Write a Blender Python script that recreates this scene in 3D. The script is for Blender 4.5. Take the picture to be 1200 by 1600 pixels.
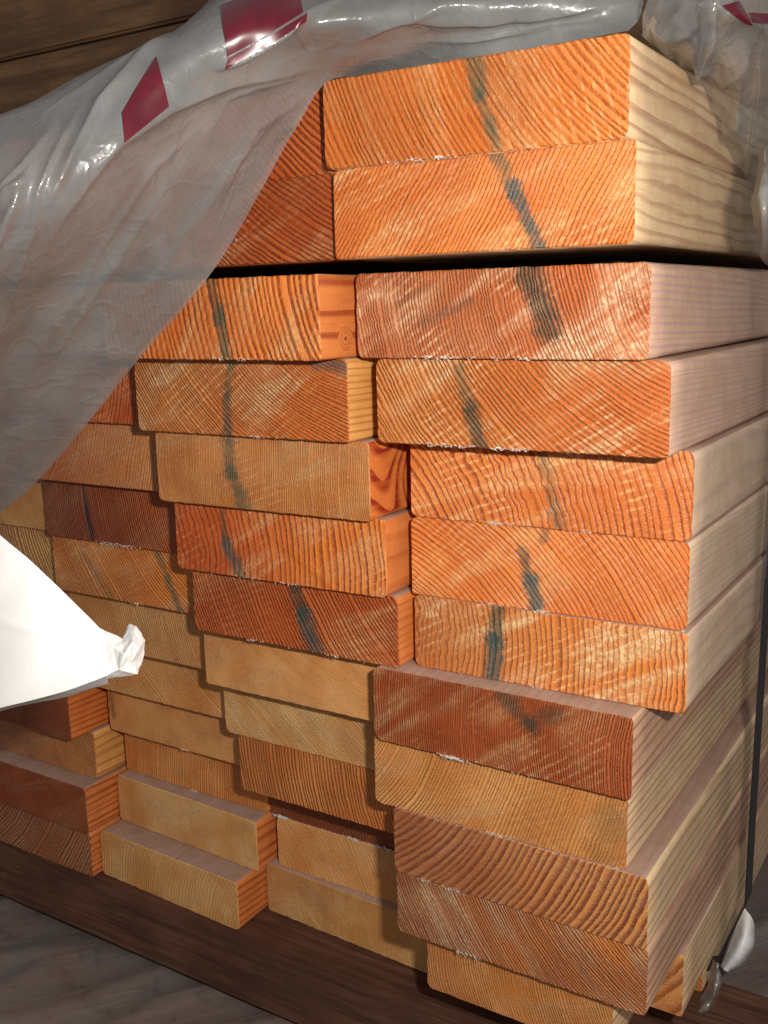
import bpy, bmesh, math, random
from mathutils import Vector, Matrix, noise
random.seed(7)
scene = bpy.context.scene
COL = scene.collection
for o in list(bpy.data.objects):
    bpy.data.objects.remove(o)

# ------------------------------------------------------------------ camera, light, exposure
Z0 = 0.5375                                   # height of the stack's reference level above the ground
CAM = Vector((0.12711, -0.42912, -0.08729 + Z0))
RIGHT = Vector((0.846681, 0.531534, -0.024547))
DOWN = Vector((0.086719, -0.183356, -0.979214))
FWD = Vector((-0.524987, 0.826953, -0.201339))
FPX = 1589.98                                 # focal length in pixels of the 1200x1600 picture
cam = bpy.data.cameras.new('camera')
cam.sensor_fit = 'VERTICAL'; cam.sensor_height = 36.0; cam.lens = 36.0 * FPX / 1600.0
cam.clip_start = 0.01; cam.clip_end = 50.0
cam_o = bpy.data.objects.new('camera', cam)
m = Matrix.Identity(4)
for i in range(3):
    m[i][0] = RIGHT[i]; m[i][1] = -DOWN[i]; m[i][2] = -FWD[i]; m[i][3] = CAM[i]
cam_o.matrix_world = m
COL.objects.link(cam_o); scene.camera = cam_o
scene.render.resolution_x = 768; scene.render.resolution_y = 1024

world = bpy.data.worlds.new('World'); scene.world = world; world.use_nodes = True
bg = world.node_tree.nodes['Background']
bg.inputs[0].default_value = (1.0, 0.96, 0.94, 1); bg.inputs[1].default_value = 0.23

def area(name, loc, target, size, energy, color, size_y=None):
    l = bpy.data.lights.new(name, 'AREA'); l.energy = energy; l.color = color
    l.size = size; l.spread = math.radians(165)
    if size_y: l.shape = 'RECTANGLE'; l.size_y = size_y
    o = bpy.data.objects.new(name, l); o.location = loc
    o.rotation_euler = (Vector(target) - Vector(loc)).to_track_quat('-Z', 'Y').to_euler()
    COL.objects.link(o); return o
# the camera's own flash, beside and above the lens
FLASH = CAM + RIGHT * 0.065 - DOWN * 0.038
area('camera_flash', FLASH, CAM + FWD * 0.5 + DOWN * -0.02, 0.022, 2.15, (1.0, 0.945, 0.87), 0.012)

vs = scene.view_settings
vs.view_transform = 'Standard'; vs.look = 'None'; vs.exposure = 0.17; vs.gamma = 1.0
scene.cycles.max_bounces = 8; scene.cycles.transparent_max_bounces = 16
scene.cycles.use_denoising = True

# ------------------------------------------------------------------ helpers
def ray(u, v):
    return RIGHT * ((u - 600) / FPX) + DOWN * ((v - 800) / FPX) + FWD
def aty(u, v, y):
    d = ray(u, v); return CAM + d * ((y - CAM.y) / d.y)
def atx(u, v, x):
    d = ray(u, v); return CAM + d * ((x - CAM.x) / d.x)
def tag(o, label=None, cat=None, group=None, kind=None):
    if label: o['label'] = label
    if cat: o['category'] = cat
    if group: o['group'] = group
    if kind: o['kind'] = kind
    return o
def mesh_obj(name, verts, faces, mats, parent=None, smooth=False, fmat=None):
    me = bpy.data.meshes.new(name)
    me.from_pydata([tuple(v) for v in verts], [], faces)
    for mt in (mats if isinstance(mats, (list, tuple)) else [mats]): me.materials.append(mt)
    if fmat:
        for p, k in zip(me.polygons, fmat): p.material_index = k
    if smooth:
        for p in me.polygons: p.use_smooth = True
    me.update()
    o = bpy.data.objects.new(name, me); COL.objects.link(o)
    if parent: o.parent = parent
    return o

class G:
    """small shader graph writer"""
    def __init__(self, name):
        self.m = bpy.data.materials.new(name); self.m.use_nodes = True
        self.t = self.m.node_tree; self.t.nodes.clear()
        self.out = self.t.nodes.new('ShaderNodeOutputMaterial')
    def n(self, typ, ins=None, **kw):
        nd = self.t.nodes.new(typ)
        for k, v in kw.items(): setattr(nd, k, v)
        for k, v in (ins or {}).items(): self.put(nd.inputs[k], v)
        return nd
    def put(self, sock, v):
        if isinstance(v, bpy.types.NodeSocket): self.t.links.new(v, sock)
        elif isinstance(v, (tuple, list)) and len(v) == 3 and sock.type == 'RGBA': sock.default_value = (*v, 1)
        else: sock.default_value = v
    def ma(self, op, a, b=0.0, c=None, clamp=False):
        nd = self.n('ShaderNodeMath', operation=op, use_clamp=clamp)
        self.put(nd.inputs[0], a); self.put(nd.inputs[1], b)
        if c is not None: self.put(nd.inputs[2], c)
        return nd.outputs[0]
    def mr(self, v, a, b, c=0.0, d=1.0, smooth=True):
        nd = self.n('ShaderNodeMapRange', interpolation_type='SMOOTHSTEP' if smooth else 'LINEAR')
        for k, x in zip((0, 1, 2, 3, 4), (v, a, b, c, d)): self.put(nd.inputs[k], x)
        return nd.outputs[0]
    def vec(self, x, y, z):
        nd = self.n('ShaderNodeCombineXYZ'); self.put(nd.inputs[0], x); self.put(nd.inputs[1], y); self.put(nd.inputs[2], z)
        return nd.outputs[0]
    def noise(self, vec, scale, detail=2.0, rough=0.5, dist=0.0):
        nd = self.n('ShaderNodeTexNoise', {'Vector': vec, 'Scale': scale, 'Detail': detail, 'Roughness': rough, 'Distortion': dist})
        return nd.outputs[0]
    def mix(self, f, a, b, mode='MIX'):
        nd = self.n('ShaderNodeMix', data_type='RGBA', blend_type=mode, clamp_factor=True)
        self.put(nd.inputs[0], f); self.put(nd.inputs[6], a); self.put(nd.inputs[7], b)
        return nd.outputs[2]
    def xyz(self, loc=(0, 0, 0), kind='Object'):
        tc = self.n('ShaderNodeTexCoord')
        mp = self.n('ShaderNodeMapping', {'Vector': tc.outputs[kind], 'Location': loc})
        s = self.n('ShaderNodeSeparateXYZ', {0: mp.outputs[0]})
        return mp.outputs[0], s.outputs[0], s.outputs[1], s.outputs[2]
    def principled(self, **kw):
        nd = self.n('ShaderNodeBsdfPrincipled')
        for k, v in kw.items(): self.put(nd.inputs[k.replace('_', ' ')], v)
        return nd
    def bump(self, h, strength, dist):
        return self.n('ShaderNodeBump', {'Height': h, 'Strength': strength, 'Distance': dist}).outputs[0]
    def surf(self, s):
        self.t.links.new(s, self.out.inputs[0]); return self.m

# ------------------------------------------------------------------ wood
# palette: earlywood, latewood, pale torn fibre
PAL = {
 'orange': ((0.84, 0.262, 0.042), (0.29, 0.042, 0.006), (0.90, 0.47, 0.17)),
 'tan':    ((0.72, 0.29, 0.075), (0.33, 0.080, 0.014), (0.86, 0.52, 0.23)),
 'red':    ((0.60, 0.135, 0.024), (0.20, 0.028, 0.005), (0.80, 0.37, 0.13)),
 'salmon': ((0.62, 0.205, 0.066), (0.32, 0.085, 0.034), (0.86, 0.50, 0.26)),
 'russet': ((0.45, 0.125, 0.034), (0.19, 0.040, 0.011), (0.66, 0.33, 0.13)),
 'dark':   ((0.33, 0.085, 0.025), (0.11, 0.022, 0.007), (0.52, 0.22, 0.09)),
 'ochre':  ((0.80, 0.385, 0.115), (0.33, 0.110, 0.024), (0.78, 0.50, 0.23)),
 'pale':   ((0.77, 0.44, 0.150), (0.44, 0.19, 0.050), (0.84, 0.56, 0.26)),
 'brown':  ((0.52, 0.215, 0.085), (0.21, 0.052, 0.020), (0.66, 0.38, 0.19)),
}
def pith_from(aL, aR):
    """centre of the growth rings from the slant (degrees) of the rings at the left and right of the end"""
    x0, x1 = -0.045, 0.045
    nL = (math.cos(math.radians(aL - 90)), math.sin(math.radians(aL - 90)))
    nR = (math.cos(math.radians(aR - 90)), math.sin(math.radians(aR - 90)))
    det = nL[0] * nR[1] - nL[1] * nR[0]
    if abs(det) < 0.03:
        return nL[0] * -1.0, 0.019 + nL[1] * -1.0
    t = (x1 - x0) * nR[1] / det
    qx, qz = x0 + nL[0] * t, nL[1] * t
    L = math.hypot(qx, qz)
    if L < 0.15:                               # never inside the board itself
        am = math.radians((aL + aR) / 2 - 90)
        sg = 1.0 if qx * math.cos(am) + qz * math.sin(am) > 0 else -1.0
        qx, qz = 0.16 * sg * math.cos(am), 0.16 * sg * math.sin(am)
    return qx, 0.019 + qz

def end_material(name, pal, aL, aR, sp, warp=0.0015, wave=0.0003, contrast=1.0, saw=0.5, sawang=25, stains=(), seed=0.0, second=None):
    early, late, torn = PAL[pal]
    jr = random.Random(int(seed * 100)); kv = jr.uniform(0.88, 1.08); kg = jr.uniform(0.92, 1.12)
    early = (min(0.9, early[0] * kv), early[1] * kv * kg, early[2] * kv * kg * kg * 1.15)
    late = (late[0] * kv * 1.05, late[1] * kv * kg * 1.05, late[2] * kv * 1.05)
    sp = sp * 0.80; wave = wave * 0.8
    g = G(name)
    v0, x, y, z = g.xyz()
    sv = g.vec(g.ma('ADD', x, seed * 1.37), g.ma('ADD', g.ma('MULTIPLY', y, 0.05), seed * 0.77), g.ma('ADD', z, seed * 2.1))
    px, pz = pith_from(aL, aR)
    dx = g.ma('SUBTRACT', x, px); dz = g.ma('SUBTRACT', z, pz)
    r = g.ma('SQRT', g.ma('ADD', g.ma('MULTIPLY', dx, dx), g.ma('MULTIPLY', dz, dz)))
    w1 = g.ma('SUBTRACT', g.noise(sv, 22.0, 1.0), 0.5)
    w2 = g.ma('SUBTRACT', g.noise(sv, 130.0, 1.5), 0.5)
    w3 = g.ma('SUBTRACT', g.noise(sv, 620.0, 2.0), 0.5)
    # waviness differs from place to place on the cut
    wm = g.mr(g.noise(sv, 16.0, 0.0), 0.38, 0.66, 0.25, 1.5)
    r = g.ma('ADD', r, g.ma('MULTIPLY', w1, warp * 4))
    r = g.ma('ADD', r, g.ma('MULTIPLY', g.ma('MULTIPLY', w2, wm), wave * 5))
    r = g.ma('ADD', r, g.ma('MULTIPLY', w3, sp * 0.26))
    q = g.ma('DIVIDE', r, sp)
    q = g.ma('ADD', q, g.ma('MULTIPLY', g.ma('SUBTRACT', g.noise(g.vec(q, seed, 0.0), 0.23, 2.0), 0.5), 2.6))
    ph = g.ma('FRACT', q); ring = g.ma('FLOOR', q)
    wn = g.n('ShaderNodeTexWhiteNoise', noise_dimensions='1D', ins={'W': ring}).outputs[0]
    start = g.ma('MULTIPLY_ADD', wn, 0.22, 0.30)
    rise = g.mr(ph, start, 0.84)
    fall = g.mr(ph, 0.93, 1.0, 1.0, 0.0)
    lw = g.ma('MULTIPLY', g.ma('MULTIPLY', rise, fall), g.ma('MULTIPLY_ADD', wn, 0.28, 0.80))
    # ring contrast fades in and out with the sawing
    fade = g.mr(g.noise(sv, 38.0, 3.0, 0.6), 0.30, 0.62, 0.55, 1.0)
    sp1 = g.noise(v0, 1500.0, 3.0, 0.65)
    sp2 = g.noise(v0, 420.0, 2.0, 0.6)
    fade = g.ma('MULTIPLY', fade, g.mr(g.ma('ADD', sp1, sp2), 0.72, 1.12, 0.45, 1.08))
    lw = g.ma('MULTIPLY', lw, g.ma('MULTIPLY', fade, contrast), clamp=True)
    patch = g.mr(g.noise(sv, 30.0, 2.0, 0.55), 0.32, 0.68)
    base = g.mix(patch, early, tuple(c * k for c, k in zip(early, (0.78, 0.60, 0.42))))
    if second:
        e2 = PAL[second][0]
        base = g.mix(g.mr(g.ma('ADD', x, g.ma('MULTIPLY', w1, 0.10)), -0.05, 0.05), base, e2)
    # earlywood deepens towards the latewood of its ring
    deep = g.ma('MULTIPLY', g.mr(ph, 0.10, 0.72), g.mr(ph, 0.95, 1.0, 1.0, 0.0))
    base = g.mix(g.ma('MULTIPLY', deep, min(1.0, 0.80 * contrast)), base, (early[0] * 0.78, early[1] * 0.55, early[2] * 0.36))
    col = g.mix(lw, base, late)
    # torn pale fibres following the saw
    a = math.radians(sawang)
    sx = g.ma('ADD', g.ma('MULTIPLY', x, math.cos(a)), g.ma('MULTIPLY', z, math.sin(a)))
    sz = g.ma('SUBTRACT', g.ma('MULTIPLY', z, math.cos(a)), g.ma('MULTIPLY', x, math.sin(a)))
    s1 = g.noise(g.vec(g.ma('MULTIPLY', sx, 0.20), seed, sz), 230.0, 2.0, 0.5)
    s2 = g.noise(g.vec(g.ma('MULTIPLY', sx, 0.12), seed + 3, sz), 1300.0, 1.0, 0.5)
    s3 = g.noise(sv, 26.0, 1.0)
    band = g.mr(g.noise(g.vec(g.ma('MULTIPLY', sx, 0.16), seed + 8, sz), 75.0, 1.0, 0.5), 0.44, 0.62)
    saws = g.ma('MULTIPLY', g.mr(s1, 0.42, 0.58, 0.35, 1.0), g.ma('MULTIPLY', band, g.mr(s3, 0.34, 0.50)))
    saws = g.ma('MULTIPLY', saws, g.mr(g.ma('MULTIPLY', g.ma('ADD', sp2, sp1), 0.5), 0.38, 0.56, 0.15, 1.0))
    saws = g.ma('MULTIPLY', saws, g.ma('MULTIPLY_ADD', lw, -0.75, 1.0))
    torn = tuple(min(0.95, c * k) for c, k in zip(torn, (1.05, 1.12, 1.25)))
    col = g.mix(g.ma('MULTIPLY', saws, saw * 0.85, clamp=True), col, torn)
    # teeth marks of the saw: parallel strokes that come and go
    sl = g.ma('SINE', g.ma('MULTIPLY', g.ma('ADD', sz, g.ma('MULTIPLY', w2, 0.0012)), 2 * math.pi / 0.0042))
    slm = g.ma('MULTIPLY', g.mr(sl, 0.1, 0.95), g.mr(g.noise(sv, 34.0, 2.0, 0.6), 0.46, 0.62))
    slm = g.ma('MULTIPLY', slm, g.mr(sp2, 0.36, 0.62))
    col = g.mix(g.ma('MULTIPLY', g.ma('MULTIPLY', slm, g.ma('MULTIPLY_ADD', lw, -0.5, 1.0)), 0.60 * saw), col, torn)
    # darker resin-soaked zones
    res = g.mr(g.noise(sv, 17.0, 3.0, 0.6), 0.50, 0.66, 0.0, 0.50)
    col = g.mix(res, col, (early[0] * 0.62, early[1] * 0.45, early[2] * 0.4))
    # faint straight saw scratches
    scr = g.mr(s2, 0.60, 0.72)
    col = g.mix(g.ma('MULTIPLY', scr, 0.10 * (0.5 + saw)), col, torn)
    # dark pores and fuzz
    col = g.mix(g.mr(sp1, 0.56, 0.74, 0.0, 0.42), col, tuple(c * 0.45 for c in late))
    col = g.mix(g.mr(sp1, 0.26, 0.42, 0.20, 0.0), col, torn)
    for (x0, z0, x1, z1, wid, amt, sc) in stains:
        ddx, ddz = x1 - x0, z1 - z0; L2 = ddx * ddx + ddz * ddz + 1e-9
        t = g.ma('DIVIDE', g.ma('ADD', g.ma('MULTIPLY', g.ma('SUBTRACT', x, x0), ddx), g.ma('MULTIPLY', g.ma('SUBTRACT', z, z0), ddz)), L2, clamp=True)
        ex = g.ma('SUBTRACT', g.ma('SUBTRACT', x, x0), g.ma('MULTIPLY', t, ddx))
        ez = g.ma('SUBTRACT', g.ma('SUBTRACT', z, z0), g.ma('MULTIPLY', t, ddz))
        d = g.ma('SQRT', g.ma('ADD', g.ma('MULTIPLY', ex, ex), g.ma('MULTIPLY', ez, ez)))
        d = g.ma('ADD', d, g.ma('MULTIPLY', g.ma('ADD', w2, g.ma('MULTIPLY', w3, 1.2)), wid * 1.0))
        k = g.mr(d, wid * 0.30, wid * 1.15, 1.0, 0.0)
        k = g.ma('MULTIPLY', k, g.ma('MULTIPLY', g.mr(g.noise(sv, 120.0, 3.0, 0.6), 0.30, 0.55, 0.70, 1.0), amt))
        k = g.ma('MULTIPLY', k, g.ma('MULTIPLY_ADD', lw, 0.5, 0.75), clamp=True)
        scol = g.mix(g.mr(sp2, 0.60, 0.76, 0.0, 0.6), sc, (0.12, 0.16, 0.13))
        col = g.mix(k, col, scol)
    h = g.ma('ADD', g.ma('MULTIPLY', lw, -0.9), g.ma('ADD', g.ma('MULTIPLY', sp1, 0.55), g.ma('MULTIPLY', g.ma('ADD', saws, s2), 0.45)))
    p = g.principled(Base_Color=col, Roughness=g.mr(sp2, 0.3, 0.7, 0.30, 0.60), Specular_IOR_Level=0.5,
                     Normal=g.bump(h, 0.85, 0.0007))
    return g.surf(p.outputs[0])

def side_material(name, light, dark, sp, warp=0.006, slope=0.02, contrast=0.8, rough=0.5, seed=0.0, knot=None, bold=0.5):
    """planed long faces: grain lines running along the board"""
    g = G(name)
    v0, x, y, z = g.xyz()
    sv = g.vec(g.ma('ADD', x, seed * 1.9), g.ma('ADD', g.ma('MULTIPLY', y, 0.22), seed), g.ma('ADD', z, seed * 0.7))
    r = g.ma('ADD', g.ma('MULTIPLY', z, 0.95), g.ma('MULTIPLY', x, 0.55))
    r = g.ma('ADD', r, g.ma('MULTIPLY', y, slope))
    r = g.ma('ADD', r, g.ma('MULTIPLY', g.ma('SUBTRACT', g.noise(sv, 20.0, 1.0), 0.5), warp * 3))
    r = g.ma('ADD', r, g.ma('MULTIPLY', g.ma('SUBTRACT', g.noise(sv, 130.0, 1.5), 0.5), warp * 0.25))
    kd = None
    if knot:
        ky, kz, kr = knot
        d = g.ma('SQRT', g.ma('ADD', g.ma('POWER', g.ma('SUBTRACT', y, ky), 2.0), g.ma('POWER', g.ma('SUBTRACT', z, kz), 2.0)))
        near = g.mr(d, kr * 0.6, kr * 2.4, 1.0, 0.0)
        r = g.ma('ADD', g.ma('MULTIPLY', r, g.ma('SUBTRACT', 1.0, near)), g.ma('MULTIPLY', d, g.ma('MULTIPLY', near, 1.5)))
        kd = g.mr(d, kr * 0.25, kr * 0.5, 1.0, 0.0)
    q = g.ma('DIVIDE', r, sp)
    q = g.ma('ADD', q, g.ma('MULTIPLY', g.ma('SUBTRACT', g.noise(g.vec(q, seed, 1.0), 0.3, 2.0), 0.5), 2.2))
    ph = g.ma('FRACT', q)
    lw = g.ma('MULTIPLY', g.mr(ph, bold, 0.80), g.mr(ph, 0.92, 1.0, 1.0, 0.0))
    fib = g.noise(g.vec(x, g.ma('MULTIPLY', y, 0.03), z), 1500.0, 2.0, 0.6)
    fib2 = g.noise(g.vec(x, g.ma('MULTIPLY', y, 0.06), z), 300.0, 2.0, 0.6)
    mott = g.noise(v0, 55.0, 3.0, 0.6)
    lw = g.ma('MULTIPLY', lw, g.ma('MULTIPLY', g.mr(fib2, 0.3, 0.6, 0.5, 1.0), contrast))
    col = g.mix(g.mr(mott, 0.35, 0.7), light, tuple(c * k for c, k in zip(light, (0.86, 0.80, 0.74))))
    col = g.mix(lw, col, dark)
    col = g.mix(g.mr(fib, 0.5, 0.75, 0.0, 0.35), col, dark)
    # planer chatter and handling marks
    chat = g.mr(g.noise(v0, 260.0, 2.0, 0.7), 0.62, 0.78)
    col = g.mix(g.ma('MULTIPLY', chat, 0.22), col, tuple(min(1, c * 1.35) for c in light))
    if kd is not None: col = g.mix(g.ma('MULTIPLY', kd, 0.85), col, (0.10, 0.028, 0.012))
    h = g.ma('ADD', g.ma('MULTIPLY', lw, 0.4), g.ma('MULTIPLY', fib, 0.6))
    p = g.principled(Base_Color=col, Roughness=g.mr(fib2, 0.3, 0.7, rough - 0.1, rough + 0.14), Specular_IOR_Level=0.45,
                     Normal=g.bump(h, 0.30, 0.0003))
    return g.surf(p.outputs[0])

PALE_SIDE = ((0.82, 0.60, 0.36), (0.46, 0.25, 0.15))
MAUVE_SIDE = ((0.70, 0.46, 0.33), (0.50, 0.31, 0.29))
GREY_SIDE = ((0.70, 0.52, 0.37), (0.50, 0.34, 0.27))
BROWN_SIDE = ((0.68, 0.43, 0.28), (0.34, 0.15, 0.10))
TOP_FACE = ((0.40, 0.265, 0.205), (0.32, 0.195, 0.155))  # mauve grey of grazing reflection and dust, put into the colour of the tops
IN_SIDE = ((0.66, 0.215, 0.055), (0.32, 0.055, 0.012))
INRED_SIDE = ((0.66, 0.19, 0.040), (0.25, 0.018, 0.004))
INPALE_SIDE = ((0.70, 0.35, 0.10), (0.42, 0.14, 0.03))

splint_g = G('torn_fibre')
splinter_mat = splint_g.surf(splint_g.principled(Base_Color=(0.95, 0.90, 0.82), Roughness=0.4, Specular_IOR_Level=0.5).outputs[0])

ZT = [6.6, -30.36, -74.31, -112.14, -151.25, -190.35, -230.12, -267.56, -306.94, -345.09, -381.91, -417.82, -453.59, -488.80]
ZB = [ZT[i + 1] + 0.25 for i in range(13)]; ZB[1] = -67.72
DARKST = (0.035, 0.045, 0.030); GREENST = (0.055, 0.092, 0.052); BLUEST = (0.028, 0.070, 0.068); GREYST = (0.10, 0.085, 0.07)

def make_board(col, row, xl, xr, yl, yr, label, pal, aL, aR, sp, side=IN_SIDE, ssp=0.004, sside={}, stains=(), fringe=(),
               length=1.15, zt=None, zb=None, rad=0.0034, name='lumber_board', **kw):
    zt = (ZT[row - 1] if zt is None else zt) * 0.001 + Z0
    zb = (ZB[row - 1] if zb is None else zb) * 0.001 + Z0
    xl, xr, yl, yr = (a * 0.001 for a in (xl, xr, yl, yr))
    rnd = random.Random(col * 100 + row)
    org = Vector(((xl + xr) / 2, (yl + yr) / 2, zb))
    w, h = (xr - xl) / 2, zt - zb
    # rounded outline of the end
    pts = []
    def arc(cx, cz, a0, rr):
        for k in range(6):
            a = math.radians(a0 + 90 * k / 5); pts.append((cx + rr * math.cos(a), cz + rr * math.sin(a)))
    rr = [rad * rnd.uniform(0.45, 1.2) for _ in range(4)]
    arc(w - rr[0], h - rr[0], 0, rr[0]); arc(-w + rr[1], h - rr[1], 90, rr[1])
    arc(-w + rr[2], rr[2], 180, rr[2]); arc(w - rr[3], rr[3], 270, rr[3])
    # subdivide straight runs
    out = []
    for i, p in enumerate(pts):
        q = pts[(i + 1) % len(pts)]
        d = math.hypot(q[0] - p[0], q[1] - p[1]); k = max(1, int(d / 0.0022))
        for j in range(k): out.append((p[0] + (q[0] - p[0]) * j / k, p[1] + (q[1] - p[1]) * j / k))
    n = len(out)
    skew = (yr - yl) / (2 * w)
    rings = [(0.0, 0.0004, 1), (0.0005, 0.0, 1), (0.02, 0.0, 0), (length, 0.0, 0)]
    V = []; F = []; FM = []
    cx, cz = 0.0, h / 2
    for (yy, inset, rough) in rings:
        for (px_, pz_) in out:
            ins = inset * (1 + 2.2 * max(0, noise.noise(Vector((px_ * 260, pz_ * 260, row * 5 + col)))))
            ax = px_ - math.copysign(min(abs(px_), ins), px_); az = pz_ + (ins if pz_ < cz else -ins)
            if rough:
                j = noise.noise(Vector((px_ * 350, pz_ * 350, row + col * 7.3 + yy * 200)))
                j2 = noise.noise(Vector((px_ * 900, pz_ * 900, row * 3 + col)))
                ax += 0.00018 * j; az += 0.00030 * j + 0.0002 * j2
            V.append((ax, yy + skew * px_ * (1 if yy < 0.5 else 0) + (0.0003 * noise.noise(Vector((px_ * 200, pz_ * 200, row))) if rough else 0), az))
    for k in range(len(rings) - 1):
        for i in range(n):
            j = (i + 1) % n
            F.append((k * n + i, k * n + j, (k + 1) * n + j, (k + 1) * n + i)); FM.append(0 if k == 0 else 1)
    F.append(tuple(range(n - 1, -1, -1))); FM.append(0)
    F.append(tuple(range((len(rings) - 1) * n, len(rings) * n))); FM.append(0)
    loc = []
    for s in stains:
        (u0, v0, u1, v1, widpx, amt, sc) = s
        P0, P1 = aty(u0, v0, org.y) - org, aty(u1, v1, org.y) - org
        loc.append((P0.x, P0.z, P1.x, P1.z, widpx * 0.00023, amt, sc))
    sd = col * 3.1 + row * 1.73
    em = end_material('end_grain', pal, aL, aR, sp, stains=loc, seed=sd, **kw)
    sm = side_material('planed_face', side[0], side[1], ssp, seed=sd, **sside)
    tm = side_material('planed_top', TOP_FACE[0], TOP_FACE[1], 0.0026, seed=sd + 0.5, contrast=0.6, warp=0.002, rough=0.5)
    o = mesh_obj(name, V, F, [em, sm, tm], fmat=FM, smooth=False)
    for p in o.data.polygons:
        if len(p.vertices) == 4 and p.material_index == 1:
            p.use_smooth = True
            if abs(p.normal.z) > 0.8 and p.center.z > h / 2: p.material_index = 2
    o.data.flip_normals()
    o.location = org
    tag(o, label, 'board', 'boards in the timber stack')
    # torn fibres left along the lower edge by the saw
    if fringe:
        V = []; F = []
        for (t0, t1, cnt, size) in fringe:
            cen = [rnd.uniform(t0, t1) for _ in range(max(1, int(cnt / 14)))]
            for _ in range(cnt):
                t = min(0.985, max(0.015, rnd.choice(cen) + rnd.gauss(0, 0.018) if rnd.random() < 0.8 else rnd.uniform(t0, t1))); x0 = -w + 2 * w * t
                L = size * rnd.uniform(0.25, 1.1); th = size * rnd.uniform(0.05, 0.16)
                a = rnd.uniform(-0.5, 0.5)
                base = Vector((x0, -0.0004 + skew * x0, rnd.uniform(-0.0002, 0.0010)))
                d = Vector((math.cos(a), -0.25, math.sin(a) - 0.12)).normalized() * L
                up = Vector((0, -0.3, 1)).normalized() * th
                mid = base + d * 0.5 + Vector((0, -0.0004, rnd.uniform(-1, 1) * th))
                b = len(V)
                V += [base, base + up, mid + up * 1.2, mid, base + d, mid + Vector((0, 0.0004, 0)), base + Vector((0, 0.0004, 0))]
                F += [(b, b + 1, b + 2, b + 3), (b + 3, b + 2, b + 4), (b, b + 3, b + 5, b + 6), (b + 1, b + 6, b + 5, b + 2), (b + 5, b + 3, b + 4), (b + 2, b + 5, b + 4)]
        tag(mesh_obj('splinter_fringe', V, F, splinter_mat, o), kind='stuff')
    return o

B = make_board
# ---- the column nearest the open side, from the top down
B(1, 1, -141.3, -5.7, -47.6, -45.7, 'bright orange board, topmost at the right corner under the plastic', 'orange', 112, 130, 0.0030, side=PALE_SIDE, ssp=0.0062, sside=dict(warp=0.007, bold=0.42, contrast=0.9), second=None, stains=[(738, 90, 750, 150, 22, .85, GREENST), (750, 150, 775, 225, 16, .85, GREENST)], fringe=[(0.15, 0.55, 40, .0022), (0, 1, 30, .0014)], saw=0.8, contrast=0.85, sawang=110)
B(1, 2, -138.3, -2.7, -46.2, -45.2, 'orange board just above the black gap, steep slanting rings', 'orange', 56, 62, 0.0024, side=PALE_SIDE, ssp=0.0055, sside=dict(warp=0.012, bold=0.5, contrast=0.7), stains=[(775, 240, 800, 290, 20, .75, GREENST), (800, 290, 840, 382, 17, 1.0, BLUEST)], wave=0.0007, saw=0.9, sawang=22, fringe=[(0, 1, 14, .0012)])
B(1, 3, -134.6, 1.0, -36.2, -35.3, 'reddish orange board just below the black gap with dark stain blot', 'salmon', 98, 112, 0.0021, side=MAUVE_SIDE, ssp=0.0030, sside=dict(warp=0.004, contrast=0.75), second='red', stains=[(825, 410, 855, 512, 34, .95, DARKST), (620, 475, 665, 450, 12, .35, GREYST), (660, 505, 735, 470, 12, .4, GREYST)], wave=0.0006, saw=1.3, sawang=35, fringe=[(0.2, 0.9, 60, .0026)])
B(1, 4, -127.4, 8.2, -32.3, -29.3, 'yellow to orange board with rings sweeping down right, pale pinkish side', 'tan', 124, 148, 0.0026, side=MAUVE_SIDE, ssp=0.0024, sside=dict(warp=0.003, contrast=0.7), second='red', stains=[(718, 575, 735, 640, 18, .6, GREENST), (735, 640, 750, 695, 22, .9, DARKST)], saw=1.1, sawang=30, contrast=1.1, fringe=[(0.2, 0.55, 70, .0026), (0, 1, 25, .0015)])
B(1, 5, -123.5, 12.1, -9.7, -5.4, 'bright orange coarse ringed board with plain greyish side face', 'orange', 128, 98, 0.0041, side=GREY_SIDE, ssp=0.012, sside=dict(warp=0.012, contrast=0.5), stains=[(848, 710, 875, 830, 18, .5, GREENST)], wave=0.0008, saw=1.2, sawang=20, contrast=1.05, fringe=[(0.1, 0.8, 55, .0022)])
B(1, 6, -124.2, 11.4, -9.3, -5.0, 'bright orange board with evenly slanted rings and short dark stain', 'orange', 145, 122, 0.0029, side=GREY_SIDE, ssp=0.0030, sside=dict(warp=0.003, contrast=0.6), stains=[(818, 862, 828, 905, 16, .9, DARKST), (828, 905, 838, 948, 20, 1.0, BLUEST), (855, 820, 850, 840, 14, .6, DARKST)], saw=0.7, sawang=40, fringe=[(0.3, 0.55, 45, .0024), (0, 1, 15, .0014)], contrast=1.1)
B(1, 7, -123.0, 12.6, -9.4, -7.0, 'light orange board with upright wavy rings and blue green stain', 'tan', 84, 95, 0.0036, side=GREY_SIDE, ssp=0.0075, sside=dict(warp=0.014, contrast=0.65), second='orange', stains=[(778, 945, 775, 1000, 22, .95, DARKST), (772, 1000, 770, 1060, 26, 1.0, BLUEST)], wave=0.0011, saw=1.2, sawang=28, fringe=[(0, 1, 18, .0012)])
B(1, 8, -141.6, -6.0, -20.6, -21.1, 'dark red brown fine ringed board with a smudge of grey stain', 'russet', 86, 95, 0.0016, side=BROWN_SIDE, ssp=0.0052, sside=dict(warp=0.006, contrast=0.9), stains=[(785, 1085, 830, 1135, 26, .7, DARKST), (830, 1130, 872, 1115, 22, .6, DARKST)], saw=1.0, sawang=38, contrast=0.9, fringe=[(0.25, 0.65, 70, .0028)])
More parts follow.
